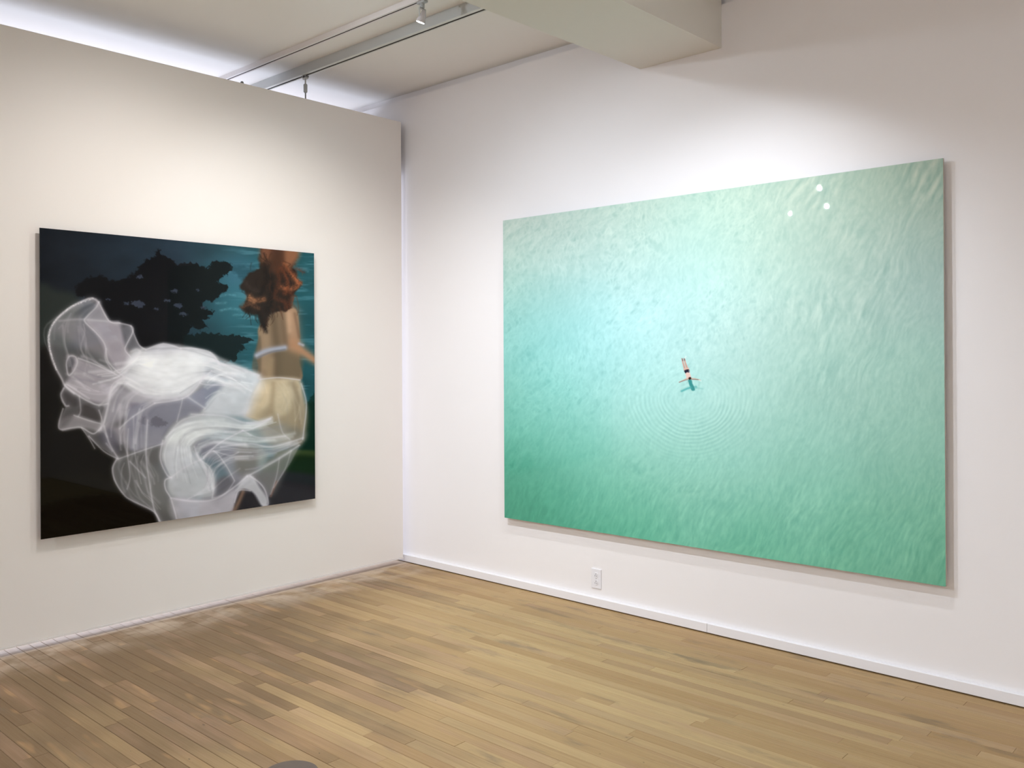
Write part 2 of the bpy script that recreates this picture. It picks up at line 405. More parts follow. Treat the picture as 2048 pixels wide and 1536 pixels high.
def print_mesh(name, corners, nu, nv, C, m, parent, gain):
    """flat rectangular sheet with one colour per vertex; corners TL,TR,BL,BR"""
    U, V = np.meshgrid(np.linspace(0, 1, nu), np.linspace(0, 1, nv))
    TL, TR, BL, BR = [np.array(c, float) for c in corners]
    P = (TL*(1-U)[..., None]+TR*U[..., None])*(1-V)[..., None]+(BL*(1-U)[..., None]+BR*U[..., None])*V[..., None]
    me = bpy.data.meshes.new(name)
    me.vertices.add(nu*nv); me.vertices.foreach_set('co', P.reshape(-1).astype(np.float32))
    i = np.arange(nu*nv).reshape(nv, nu)
    q = np.stack([i[:-1, :-1], i[1:, :-1], i[1:, 1:], i[:-1, 1:]], -1).reshape(-1, 4)
    n = len(q); me.loops.add(n*4); me.loops.foreach_set('vertex_index', q.ravel().astype(np.int32))
    me.polygons.add(n); me.polygons.foreach_set('loop_start', (np.arange(n)*4).astype(np.int32)); me.polygons.foreach_set('loop_total', np.full(n, 4, np.int32))
    me.update(calc_edges=True)
    lin = np.clip(s2l(np.clip(C, 0, 255))*gain, 0, 0.95)
    ca = me.color_attributes.new('print', 'FLOAT_COLOR', 'POINT')
    ca.data.foreach_set('color', np.concatenate([lin.reshape(-1, 3), np.ones((nu*nv, 1))], 1).astype(np.float32).ravel())
    return link(name, me, m, parent)
def print_material(name, rough, spec):
    m = bpy.data.materials.new(name); m.use_nodes = True; nt = m.node_tree; b = nt.nodes['Principled BSDF']
    a = nt.nodes.new('ShaderNodeVertexColor'); a.layer_name = 'print'
    nt.links.new(a.outputs[0], b.inputs['Base Color']); b.inputs['Roughness'].default_value = rough
    b.inputs['IOR'].default_value = 1.49; b.inputs['Specular IOR Level'].default_value = spec
    return m
def grid_px(px, nu, nv):
    H = homog([(0, 0), (1, 0), (0, 1), (1, 1)], px)
    U, V = np.meshgrid(np.linspace(0, 1, nu), np.linspace(0, 1, nv))
    q = np.stack([U, V, np.ones_like(U)], -1)@H.T
    return q[..., 0]/q[..., 2], q[..., 1]/q[..., 2]

# ------------------------------------------------------------------ print 1: woman in a white veil at night
def paint_veil():
    NU, NV = 560, 620
    X, Y = grid_px([(80, 455.5), (629.3, 506.5), (81.3, 1078.8), (629.3, 997.5)], NU, NV)
    K = Canvas(X, Y); S = 3.4133
    a = lambda pts: [(60+x/S, 440+y/S) for x, y in pts]
    b = lambda pts: [(60+x/S, 700+y/S) for x, y in pts]
    # night sky
    u = np.clip((X-80)/550, 0, 1); v = np.clip((Y-455)/620, 0, 1)
    left = np.stack([24+0*u, 28+0*u, 34+0*u], -1); mid = np.stack([36+0*u, 50+0*u, 62+0*u], -1); right = np.stack([32+0*u, 78+0*u, 86+0*u], -1)
    t1 = np.clip(u/0.55, 0, 1)[..., None]; t2 = np.clip((u-0.5)/0.3, 0, 1)[..., None]
    K.C = (left*(1-t1)+mid*t1)*(1-t2)+right*t2
    cl = fbm(X*0.012, Y*0.022, 5, 4)
    K.C *= (0.78+0.44*cl)[..., None]
    glow = np.exp(-(((X-486)/62)**2+((Y-600)/80)**2))[..., None]
    K.C = K.C*(1-0.75*glow)+np.array([58, 116, 130])*0.75*glow
    glow = np.exp(-(((X-478)/46)**2+((Y-545)/34)**2))[..., None]*0.5
    K.C = K.C*(1-glow)+np.array([70, 112, 138])*glow
    str_ = fbm(X*0.02, Y*0.16, 21, 3); k = (np.clip((str_-0.56)*6, 0, 1)*np.clip((X-440)/60, 0, 1))[..., None]
    K.C = K.C*(1-0.4*k)+np.array([96, 152, 168])*0.4*k
    for pts in ([(1300,620),(1370,605),(1440,615)], [(1390,650),(1470,648),(1530,665)], [(1300,520),(1350,510),(1400,515)], [(1270,570),(1340,565)], [(1830,330),(1900,350)]):
        K.stroke(a(pts), (104, 158, 172), 2.6, 0.32, tex=0.6)
    # green-grey haze left, black ground
    K.poly(a([(60,460),(180,480),(320,520),(330,700),(240,900),(60,920)]), (46, 52, 48), 0.85, 12)
    K.poly(a([(60,905),(300,890),(700,800),(1100,850),(1100,1600),(60,1600)]), (20, 18, 16), 1, 10)
    K.poly(b([(60,300),(700,600),(1000,1300),(60,1400)]), (18, 16, 12), 1, 20)
    K.poly(b([(60,880),(500,850),(700,1000),(60,1060)]), (24, 22, 14), 0.7, 14)
    K.poly(b([(60,1080),(600,1000),(900,1180),(60,1320)]), (6, 4, 3), 1, 10)
    # trees
    tree = (14, 15, 18)
    K.poly(a([(310,500),(320,440),(400,395),(480,385),(560,410),(640,405),(700,372),(745,345),(735,312),(800,272),(850,250),(880,195),(905,240),(980,268),(1000,305),(1060,290),(1150,300),(1205,335),(1260,290),(1320,282),(1392,310),(1375,345),(1310,390),(1275,430),(1345,450),(1350,490),(1290,505),(1250,550),(1180,565),(1190,600),(1262,622),(1240,660),(1180,680),(1222,740),(1150,750),(1100,725),(1080,780),(1060,860),(1000,900),(700,900),(560,780),(470,600),(380,535)]), tree, 0.97, 1.6, 7, 0.16, 31, sm=False)
    K.poly(a([(1040,800),(1180,768),(1320,785),(1440,788),(1530,828),(1455,850),(1480,882),(1415,910),(1412,965),(1340,970),(1250,960),(1050,890)]), (16, 24, 26), 0.95, 1.6, 6, 0.18, 41, sm=False)
    K.poly(a([(1370,320),(1440,310),(1560,330),(1560,400),(1470,410),(1420,380)]), (26, 56, 66), 0.5, 5, 6, 0.15, 4)
    for (x, y, r) in ((985,485,26),(735,572,48),(655,570,18),(1150,478,14),(1010,585,30),(1045,640,28),(1180,597,20),(750,390,22),(860,610,20),(530,540,18),(935,550,22)):
        K.poly(a([(x-r,y),(x,y-r*0.5),(x+r,y),(x+r*0.3,y+r*0.55)]), (66, 74, 92), 0.75, 1.6, 4, 0.3, int(x))
    # right edge foliage, grass, road
    K.poly(a([(1860,1330),(1960,1190),(1960,1600),(1840,1600)]), (10, 40, 34), 0.9, 3, 7, 0.2, 51)
    K.poly(b([(1840,420),(1960,380),(1960,720),(1760,720)]), (10, 34, 24), 0.95, 3, 6, 0.2, 53)
    K.poly(b([(1700,690),(1960,690),(1960,740),(1700,760)]), (52, 66, 34), 0.95, 4)
    K.poly(b([(1650,740),(1960,735),(1960,900),(1600,860)]), (20, 34, 16), 0.95, 6)
    K.poly(b([(1300,870),(1960,860),(1960,1150),(1200,1200)]), (36, 36, 41), 1, 7)
    # back and arms
    K.poly(a([(1560,740),(1630,650),(1720,612),(1790,600),(1830,640),(1842,820),(1840,960),(1842,1100),(1570,1100),(1558,1000),(1545,930),(1560,820)]), (138, 115, 92), 1, 3.0)
    K.poly(a([(1515,1010),(1545,860),(1575,800),(1580,1000),(1560,1060)]), (96, 84, 68), 0.7, 3)
    K.stroke(a([(1665,660),(1675,760),(1690,900),(1690,1080)]), (96, 80, 62), 11, 0.75)
    K.stroke(a([(1605,740),(1610,860),(1600,1000)]), (160, 136, 110), 9, 0.6)
    K.poly(a([(1690,900),(1850,880),(1842,1090),(1720,1090)]), (104, 90, 70), 0.7, 6)
    K.stroke(a([(1640,960),(1630,1080)]), (160, 138, 108), 9, 0.6)
    K.stroke(a([(1780,630),(1795,740),(1800,850)]), (174, 138, 110), 17, 0.95, w2=14)
    K.stroke(a([(1800,850),(1870,905),(1960,970)]), (176, 132, 100), 14, 0.95, w2=9)
    K.stroke(a([(1765,640),(1772,760)]), (200, 164, 134), 6, 0.6)
    K.stroke(a([(1810,640),(1838,800)]), (120, 92, 72), 4, 0.6)
    K.stroke(a([(1720,640),(1735,780),(1745,850)]), (104, 84, 66), 8, 0.6)
    K.stroke(a([(1548,925),(1620,892),(1740,872)]), (168, 172, 188), 6, 0.95)
    K.stroke(a([(1550,945),(1640,905),(1740,885)]), (112, 112, 124), 2, 0.6)
    K.stroke(a([(1840,845),(1865,855)]), (180, 178, 186), 3.5, 0.8)
    # hair
    hair = (40, 26, 20)
    K.poly(a([(1580,180),(1560,330),(1470,400),(1448,470),(1490,530),(1440,600),(1480,645),(1560,650),(1580,730),(1620,740),(1650,650),(1720,625),(1790,600),(1800,520),(1862,430),(1810,330),(1845,180)]), hair, 0.96, 4, 8, 0.07, 61, sm=False)
    K.poly(a([(1585,170),(1660,170),(1655,260),(1600,300),(1575,260)]), (132, 84, 58), 0.75, 9)
    K.poly(a([(1740,170),(1845,180),(1830,270),(1760,330),(1725,260)]), (160, 106, 74), 0.8, 9)
    K.poly(a([(1655,180),(1735,180),(1730,330),(1650,350)]), (78, 48, 34), 0.8, 8)
    for pts, c in (([(1740,300),(1800,380),(1850,430)], (150,84,52)), ([(1720,330),(1760,420),(1740,500)], (110,56,34)), ([(1690,340),(1700,430),(1660,520)], (84,44,28)), ([(1800,380),(1830,440),(1780,470),(1720,460)], (168,98,62)),
                   ([(1760,480),(1790,520),(1770,590)], (92,48,30)), ([(1490,540),(1540,550),(1600,540)], (150,98,66)), ([(1500,520),(1530,560)], (178,124,88)), ([(1450,590),(1490,570),(1560,600)], (96,64,46)), ([(1690,540),(1740,560),(1750,600)], (86,46,30)),
                   ([(1600,300),(1610,420),(1570,500)], (28,18,15)), ([(1640,380),(1650,500),(1620,620)], (24,16,14)), ([(1560,640),(1590,700),(1610,760)], (30,22,18)), ([(1470,420),(1510,470),(1560,480)], (52,40,36)), ([(1830,330),(1870,350)], (70,54,50))):
        K.stroke(a(pts), c, 5.5, 0.55, tex=0.5); K.stroke([(x+2.5, y+3) for x, y in a(pts)], c, 2.0, 0.4)
    r = np.random.default_rng(5)
    HP = np.array([(1600,260),(1680,300),(1770,330),(1560,420),(1660,430),(1760,430),(1500,480),(1600,520),(1700,520),(1780,540),(1500,590),(1600,600),(1700,590),(1590,660)], float)
    for i in range(90):
        p0 = HP[r.integers(len(HP))]+r.normal(0, 26, 2); ang = r.normal(1.45, 0.45); ln = r.uniform(40, 120); wv = r.normal(0, 14)
        q = [p0, p0+np.array([math.cos(ang), math.sin(ang)])*ln*0.5+np.array([wv, 0]), p0+np.array([math.cos(ang), math.sin(ang)])*ln]
        warm = np.clip((p0[0]-1560)/260, 0, 1)*r.uniform(0.4, 1.0)
        c = np.array([30, 20, 16])*(1-warm)+np.array([132, 72, 44])*warm
        K.stroke(a([tuple(v) for v in q]), tuple(c), r.uniform(1.0, 3.2), r.uniform(0.2, 0.5), w2=0.8)
    # hips seen through the skirt
    K.poly(b([(1575,205),(1700,195),(1835,205),(1865,300),(1880,400),(1868,540),(1840,640),(1720,620),(1620,520),(1480,470),(1460,430),(1500,330)]), (192, 174, 145), 1, 7)
    K.poly(b([(1600,420),(1760,330),(1880,400),(1860,600),(1700,640),(1560,520)]), (150, 136, 112), 0.75, 13)
    K.poly(b([(1550,230),(1640,240),(1620,360),(1540,420),(1500,380)]), (214, 194, 162), 0.8, 10)
    K.poly(b([(1680,260),(1770,250),(1780,400),(1700,450),(1660,400)]), (214, 198, 168), 0.7, 9)
    K.stroke(b([(1660,230),(1655,330),(1640,440)]), (170, 150, 122), 6, 0.6)
    K.stroke(b([(1790,230),(1830,330),(1840,500),(1810,600)]), (140, 126, 104), 9, 0.65)
    K.poly(b([(1440,440),(1500,300),(1570,190),(1590,240),(1540,350),(1500,450)]), (226, 222, 222), 0.75, 12)
    K.poly(b([(1560,500),(1700,540),(1850,560),(1840,640),(1640,640)]), (118, 106, 88), 0.6, 12)
    # veil: body of sheer cloth
    veil = a([(455,535),(400,535),(290,585),(200,655),(150,720),(125,800),(130,890),(165,990),(215,1090),(235,1130),(208,1185),(215,1240),(240,1280),(200,1370),(198,1420),(220,1442),(290,1422),(350,1420),(400,1480)])+b([(470,660),(590,742),(560,805),(570,885),(620,970),(700,1032),(780,1065),(840,1100),(880,1180),(1000,1190),(1370,1140),(1395,1040),(1440,955),(1510,965),(1550,1055),(1612,1062),(1622,1010),(1640,985),(1700,885),(1780,765),(1842,650),(1620,520),(1470,450),(1500,330),(1575,190)])+a([(1560,1055),(1450,1028),(1330,985),(1285,965),(1230,902),(1100,870),(1030,872),(910,843),(790,885),(742,850),(702,765),(690,722),(612,702),(540,690),(472,562)])
    dens = lambda x, y: np.clip(0.62+0.75*np.exp(-(((x-345)/120)**2+((y-760)/70)**2))+0.25*np.exp(-(((x-450)/110)**2+((y-880)/60)**2)), 0, 1.5)
    K.poly(veil, (204, 202, 212), 0.58, 2.2, mod=dens, sm=False)
    P = lambda f, pts, c, al, bl=5: K.poly(f(pts), c, min(1, al*0.92), bl*1.55)
    P(a, [(200,700),(330,680),(450,770),(510,860),(520,960),(380,900),(240,800),(170,760)], (168, 162, 170), 0.55, 9)
    P(a, [(170,880),(420,900),(520,960),(560,1020),(330,950),(250,930),(230,1060)], (88, 92, 92), 0.55, 8)
    P(a, [(380,690),(440,610),(470,570),(545,690),(612,708),(650,860),(690,960),(660,1060),(600,1040),(530,930),(460,790)], (198, 190, 202), 0.72, 4)
    P(a, [(470,600),(530,690),(400,680)], (120, 122, 126), 0.5, 5)
    P(a, [(630,740),(690,730),(700,770),(670,850),(650,800)], (120, 120, 128), 0.65, 3)
    P(a, [(700,895),(760,885),(830,885),(910,850),(1030,882),(1100,880),(1230,908),(1280,968),(1205,1000),(1190,1075),(1080,1200),(900,1240),(720,1180),(620,1095),(650,985)], (230, 231, 237), 0.90, 5)
    P(a, [(800,890),(910,848),(1020,878),(960,930),(860,950)], (196, 194, 208), 0.6, 5)
    P(a, [(255,940),(290,927),(330,950),(560,1040),(620,1085),(600,1150),(500,1250),(330,1200),(245,1120),(290,1040)], (206, 199, 209), 0.72, 4)
    P(a, [(330,960),(540,1040),(500,1060),(360,1010)], (150, 146, 154), 0.5, 6)
    P(a, [(500,1120),(900,1230),(1080,1200),(850,1250),(700,1320),(560,1400),(500,1400),(540,1230)], (204, 200, 212), 0.62, 6)
    P(a, [(260,940),(290,935),(305,975),(280,1020),(255,990)], (80, 80, 86), 0.75, 2.5)
    P(a, [(240,1170),(320,1220),(325,1270),(250,1265),(225,1210)], (72, 68, 70), 0.85, 3)
    P(a, [(335,1285),(400,1258),(470,1320),(485,1372),(400,1358),(345,1330)], (70, 66, 66), 0.9, 3)
    P(a, [(205,1380),(300,1335),(470,1390),(490,1450),(360,1420),(225,1438)], (178, 173, 178), 0.62, 3)
    P(a, [(200,1380),(250,1330),(300,1330),(250,1400),(215,1420)], (92, 88, 90), 0.6, 4)
    P(a, [(640,1400),(720,1310),(700,1536),(640,1536),(520,1500),(510,1410)], (196, 190, 202), 0.55, 6)
    P(b, [(510,540),(570,560),(610,680),(560,690),(470,600)], (84, 82, 96), 0.6, 5)
    P(b, [(690,380),(850,362),(1040,332),(1175,380),(1150,430),(1000,485),(905,600),(890,650),(700,692),(660,560),(655,480)], (138, 138, 153), 0.88, 4)
    P(b, [(690,360),(740,370),(700,400),(680,380)], (120, 116, 130), 0.5, 3)
    K.poly(b([(740,480),(780,455),(800,480),(790,510),(750,500)]), (104, 102, 114), 0.75, 3, 3, 0.3, 3)
    K.poly(b([(820,490),(855,450),(900,480),(940,500),(890,525),(830,515)]), (102, 100, 112), 0.75, 3, 4, 0.3, 5)
    P(b, [(700,600),(880,560),(890,640),(700,690)], (158, 157, 166), 0.6, 8)
    P(b, [(1090,315),(1230,235),(1330,242),(1240,320),(1190,395),(1060,335)], (146, 149, 168), 0.9, 3)
    P(b, [(1190,170),(1300,140),(1400,150),(1400,200),(1180,215)], (202, 203, 214), 0.7, 5)
    P(b, [(1190,130),(1285,88),(1430,122),(1565,172),(1520,300),(1465,445),(1320,450),(1180,432),(1210,380),(1300,262),(1345,205),(1260,150)], (226, 227, 233), 0.88, 5)
    P(b, [(1175,440),(1320,450),(1470,500),(1640,472),(1600,520),(1450,545),(1210,575),(1112,660),(1135,745),(1225,805),(1255,885),(1240,1000),(1100,1010),(965,1000),(925,900),(945,860),(890,740),(905,640),(935,580),(1000,500)], (214, 216, 221), 0.86, 5)
    P(b, [(960,570),(1100,520),(1350,520),(1200,575),(1080,620),(950,640)], (237, 240, 240), 0.8, 8)
    P(b, [(960,660),(1090,680),(1130,780),(1000,860),(920,750)], (222, 224, 232), 0.6, 10)
    P(b, [(1100,440),(1320,455),(1460,500),(1300,500),(1130,490)], (188, 194, 198), 0.6, 5)
    P(b, [(960,880),(1230,830),(1240,990),(1000,1000)], (192, 194, 198), 0.5, 10)
    P(b, [(1125,650),(1260,610),(1450,640),(1600,700),(1570,800),(1500,880),(1390,890),(1290,770),(1180,735)], (148, 148, 158), 0.85, 6)
    P(b, [(1150,640),(1250,620),(1250,690),(1180,720)], (116, 114, 128), 0.6, 6)
    P(b, [(1300,680),(1400,680),(1390,740),(1310,740)], (112, 110, 122), 0.6, 6)
    P(b, [(1420,660),(1600,690),(1560,800),(1480,860),(1400,820)], (116, 110, 100), 0.7, 8)
    P(b, [(1560,690),(1620,700),(1600,800),(1550,780)], (160, 176, 170), 0.5, 5)
    P(b, [(1640,500),(1870,560),(1852,640),(1740,820),(1690,930),(1640,985),(1570,900),(1500,865),(1600,780),(1640,700)], (128, 128, 122), 0.6, 7)
    P(b, [(1400,560),(1640,500),(1760,560),(1740,640),(1500,640)], (172, 168, 158), 0.5, 9)
    P(b, [(960,1012),(1240,1022),(1400,950),(1395,1040),(1372,1110),(1000,1170)], (204, 199, 208), 0.82, 4)
    P(b, [(590,745),(680,702),(880,655),(892,740),(935,880),(922,950),(960,1050),(1000,1170),(880,1185),(840,1100),(690,1030),(600,930),(566,830)], (104, 104, 102), 0.62, 4)
    P(b, [(740,820),(880,820),(920,900),(960,1060),(840,1080),(720,1000)], (134, 134, 132), 0.55, 12)
    P(b, [(1400,960),(1460,872),(1512,860),(1565,940),(1612,1010),(1612,1062),(1572,1062),(1540,1000),(1500,962),(1440,955)], (206, 206, 212), 0.9, 2.5)
    P(b, [(1395,1110),(1440,962),(1500,968),(1540,1010),(1570,1100)], (34, 32, 36), 0.95, 2.5)
    K.stroke(b([(1385,1110),(1420,1040),(1450,970)]), (124, 98, 82), 5, 0.9)
    K.stroke(b([(1640,1000),(1680,900)]), (120, 84, 70), 2.5, 0.6)
    # fold lines and hems
    W = (230, 226, 234)
    fold = [
     (a,[(470,562),(430,536),(380,545),(290,590),(200,660),(150,725),(128,800),(135,890),(165,990),(215,1085),(240,1135),(300,1185)],3.0,0.85),
     (a,[(470,562),(450,600),(390,660),(375,695),(450,770),(510,850),(530,960),(590,1030),(640,1070)],2.2,0.7),
     (a,[(470,562),(540,690),(612,705)],2.2,0.8),(a,[(612,705),(690,725),(702,765),(660,850),(650,890),(690,940)],2.0,0.75),(a,[(690,725),(742,850),(790,885)],2.0,0.7),
     (a,[(200,690),(330,680),(500,690),(600,700)],3.5,0.4),(a,[(520,880),(515,950),(560,1030)],2.2,0.5),
     (a,[(790,887),(910,847),(1030,880)],2.0,0.7),(a,[(1030,875),(1130,880),(1230,905),(1285,968)],2.4,0.8),(a,[(690,900),(730,885),(750,910),(700,960),(650,1040)],3,0.6),
     (a,[(1290,985),(1400,1003),(1560,1062)],3.5,0.85),(a,[(1180,985),(1260,960),(1290,985)],3,0.6),(a,[(250,965),(270,932),(310,936),(322,980),(292,1040),(262,1060),(249,1000),(250,965)],2.2,0.75),
     (a,[(330,945),(450,990),(610,1068)],2.2,0.7),(a,[(240,1132),(330,1200),(450,1262),(530,1255)],2.5,0.75),(a,[(632,1078),(560,1130),(540,1230),(505,1380),(470,1440)],3.0,0.75),
     (a,[(620,1085),(600,1150),(470,1270)],3,0.4),(a,[(335,1200),(345,1300),(330,1340)],2.2,0.5),(a,[(470,1300),(490,1370),(480,1430)],2.2,0.6),(a,[(230,1150),(210,1200),(240,1265),(262,1270)],2.6,0.7),
     (a,[(225,1290),(198,1380),(205,1430),(290,1420),(350,1418),(430,1460),(480,1420)],2.2,0.75),(a,[(300,1335),(400,1370),(480,1392)],2.0,0.6),(a,[(350,1420),(400,1490),(440,1560)],1.8,0.6),
     (a,[(1192,1060),(1130,1150),(1040,1220),(850,1252)],2.5,0.8),(a,[(850,1252),(700,1345),(610,1425)],2.5,0.65),(a,[(1080,1212),(1190,1285)],3,0.6),(a,[(1240,1030),(1160,1115),(1330,1130)],2,0.6),
     (a,[(640,1110),(760,1200),(1000,1220)],3.5,0.35),(a,[(560,1140),(800,1090),(1100,1100)],4,0.3),(a,[(900,960),(1000,900),(1150,960)],6,0.35),
     (b,[(670,540),(662,700),(680,860),(660,950)],1.8,0.45),(b,[(800,480),(790,720),(812,900),(842,1080),(885,1170)],2.4,0.65),
     (b,[(592,742),(561,810),(580,900),(640,990),(700,1032),(840,1102),(882,1175)],2.4,0.8),(b,[(600,745),(750,692),(900,642)],2.0,0.55),(b,[(680,762),(785,872)],2.4,0.45),(b,[(400,590),(500,690),(592,742)],2.2,0.7),(b,[(505,520),(540,640),(600,742)],2.8,0.7),(b,[(520,640),(560,690)],3,0.5),
     (b,[(905,620),(886,740),(930,850),(962,872)],2.4,0.7),(b,[(962,872),(920,890),(922,950),(960,1020),(1000,1165)],2.2,0.75),(b,[(960,1012),(1100,1032),(1250,1022),(1380,945),(1480,862)],2.6,0.75),
     (b,[(1480,862),(1560,822),(1700,742),(1835,652)],2.6,0.6),(b,[(1180,732),(1300,632),(1450,552)],2.2,0.7),(b,[(1180,742),(1250,692),(1330,782),(1392,892)],2.0,0.6),(b,[(1120,662),(1150,742),(1222,802),(1252,902),(1240,1012)],2.4,0.6),
     (b,[(1450,550),(1560,600),(1740,590)],2.4,0.5),(b,[(1300,662),(1500,642),(1650,662),(1862,602)],2.6,0.6),(b,[(1330,560),(1500,545),(1640,470)],2.5,0.6),(b,[(1480,500),(1560,500),(1650,460)],2.4,0.6),(b,[(1250,690),(1360,720),(1420,700)],1.8,0.5),
     (b,[(1500,862),(1560,905),(1602,962),(1622,1050),(1590,1066)],2.4,0.8),(b,[(1392,1040),(1420,962),(1500,962)],2.0,0.7),(b,[(1852,232),(1886,372),(1866,560),(1860,612)],2.0,0.7),(b,[(1572,202),(1700,190),(1842,206)],1.8,0.75),(b,[(1690,440),(1720,560),(1770,610)],2.2,0.4),
     (b,[(1000,492),(1030,382),(1040,332)],1.6,0.45),(b,[(960,870),(1060,800),(1180,742)],2.6,0.5),(b,[(1250,1010),(1330,980),(1390,900)],2,0.4),(b,[(1700,740),(1680,860),(1640,985)],1.8,0.4),(b,[(1780,690),(1740,810),(1660,940)],1.8,0.35),
     (b,[(1100,440),(1320,452),(1470,498),(1640,474)],2.4,0.55),(b,[(1180,440),(1040,480),(960,560),(910,640)],2.6,0.5)]
    # bundles of fine folds running between pairs of guide curves
    def bundle(c0, c1, n, seed, al=0.2, light=W, dark=(120, 120, 132)):
        A_, B_ = [smooth(c, 8) for c in (c0, c1)]
        A_ = A_[np.linspace(0, len(A_)-1, 26).astype(int)]; B_ = B_[np.linspace(0, len(B_)-1, 26).astype(int)]
        r = np.random.default_rng(seed)
        for i in range(n):
            t = r.uniform(-0.02, 1.02)+0.10*np.sin(np.linspace(0, r.uniform(2, 6), 26)+r.uniform(0, 6))
            q = A_*(1-t[:, None])+B_*t[:, None]
            i0 = r.integers(0, 12); i1 = r.integers(i0+8, 27)
            br = r.random() < 0.68
            K.stroke(q[i0:i1:2], light if br else dark, r.uniform(1.0, 5.0), (al if br else al*0.55)*r.uniform(0.5, 1.4), w2=r.uniform(0.8, 3.5), sm=False)
    U1 = a([(1560,1060),(1400,1000),(1230,930),(1030,885),(900,890),(760,900),(640,1000),(480,965),(330,955)])
    U2 = a([(1500,1150),(1350,1140),(1190,1090),(1000,1190),(800,1190),(640,1100),(560,1160),(520,1260),(470,1300)])
    bundle(U1, U2, 46, 101, 0.26, (244, 244, 248))
    bundle(a([(640,1070),(600,1130),(560,1200),(520,1300),(490,1420)])+b([(520,600),(590,740)]), a([(1080,1210),(900,1250),(800,1300)])+b([(790,560),(790,720),(812,900),(842,1080)]), 26, 102, 0.20)
    V1 = b([(1640,470),(1450,505),(1250,480),(1050,510),(930,600),(890,740),(930,860)])
    V2 = b([(1860,605),(1650,660),(1450,650),(1250,625),(1130,690),(1190,800),(1240,900),(1240,1010)])
    V3 = b([(1840,650),(1700,745),(1560,825),(1480,865),(1380,945),(1250,1020),(1080,1035),(960,1030)])
    bundle(V1, V2, 40, 103, 0.24, (240, 242, 244)); bundle(V2, V3, 30, 104, 0.18)
    bundle(a([(440,540),(290,592),(200,665),(150,725),(130,800),(140,900),(190,1030)]), a([(455,600),(385,690),(450,775),(510,860),(530,960),(590,1030),(560,1100)]), 16, 105, 0.14)
    bundle(a([(250,965),(330,950),(450,995),(610,1070)]), a([(240,1130),(330,1200),(450,1260),(560,1200)]), 18, 106, 0.22)
    bundle(b([(600,745),(561,810),(580,900),(640,990),(700,1032),(840,1102)]), b([(900,645),(886,740),(930,850),(922,950),(960,1030),(1000,1165)]), 18, 107, 0.16)
    bundle(b([(1190,140),(1285,95),(1430,125),(1565,175)]), b([(1180,430),(1260,330),(1340,300),(1460,440)]), 14, 108, 0.25, (246, 246, 250))
    bundle(b([(1560,210),(1600,330),(1560,440)]), b([(1840,215),(1880,400),(1850,600)]), 12, 109, 0.10, (236, 226, 206))
    for f, pts, wd, al in fold: K.stroke(f(pts), W, wd*0.82, al*0.62); K.stroke(f(pts), W, wd*2.6, al*0.20)
    K.stroke(a([(430,536),(290,590),(200,660),(150,725),(128,800),(140,900),(180,1020)]), (236, 232, 238), 2.0, 0.5, tex=0.9)
    K.poly(a([(800,930),(1000,905),(1180,950),(1150,1060),(1000,1150),(820,1130),(720,1040)]), (246, 247, 250), 0.75, 16)
    # soft weave in the cloth
    lum = K.C.mean(-1); cloth = np.clip((lum-90)/90, 0, 1)[..., None]
    K.C *= 1+cloth*((fbm(X*0.03, Y*0.05, 77, 3)-0.5)*0.16)[..., None]
    return K.C, NU, NV

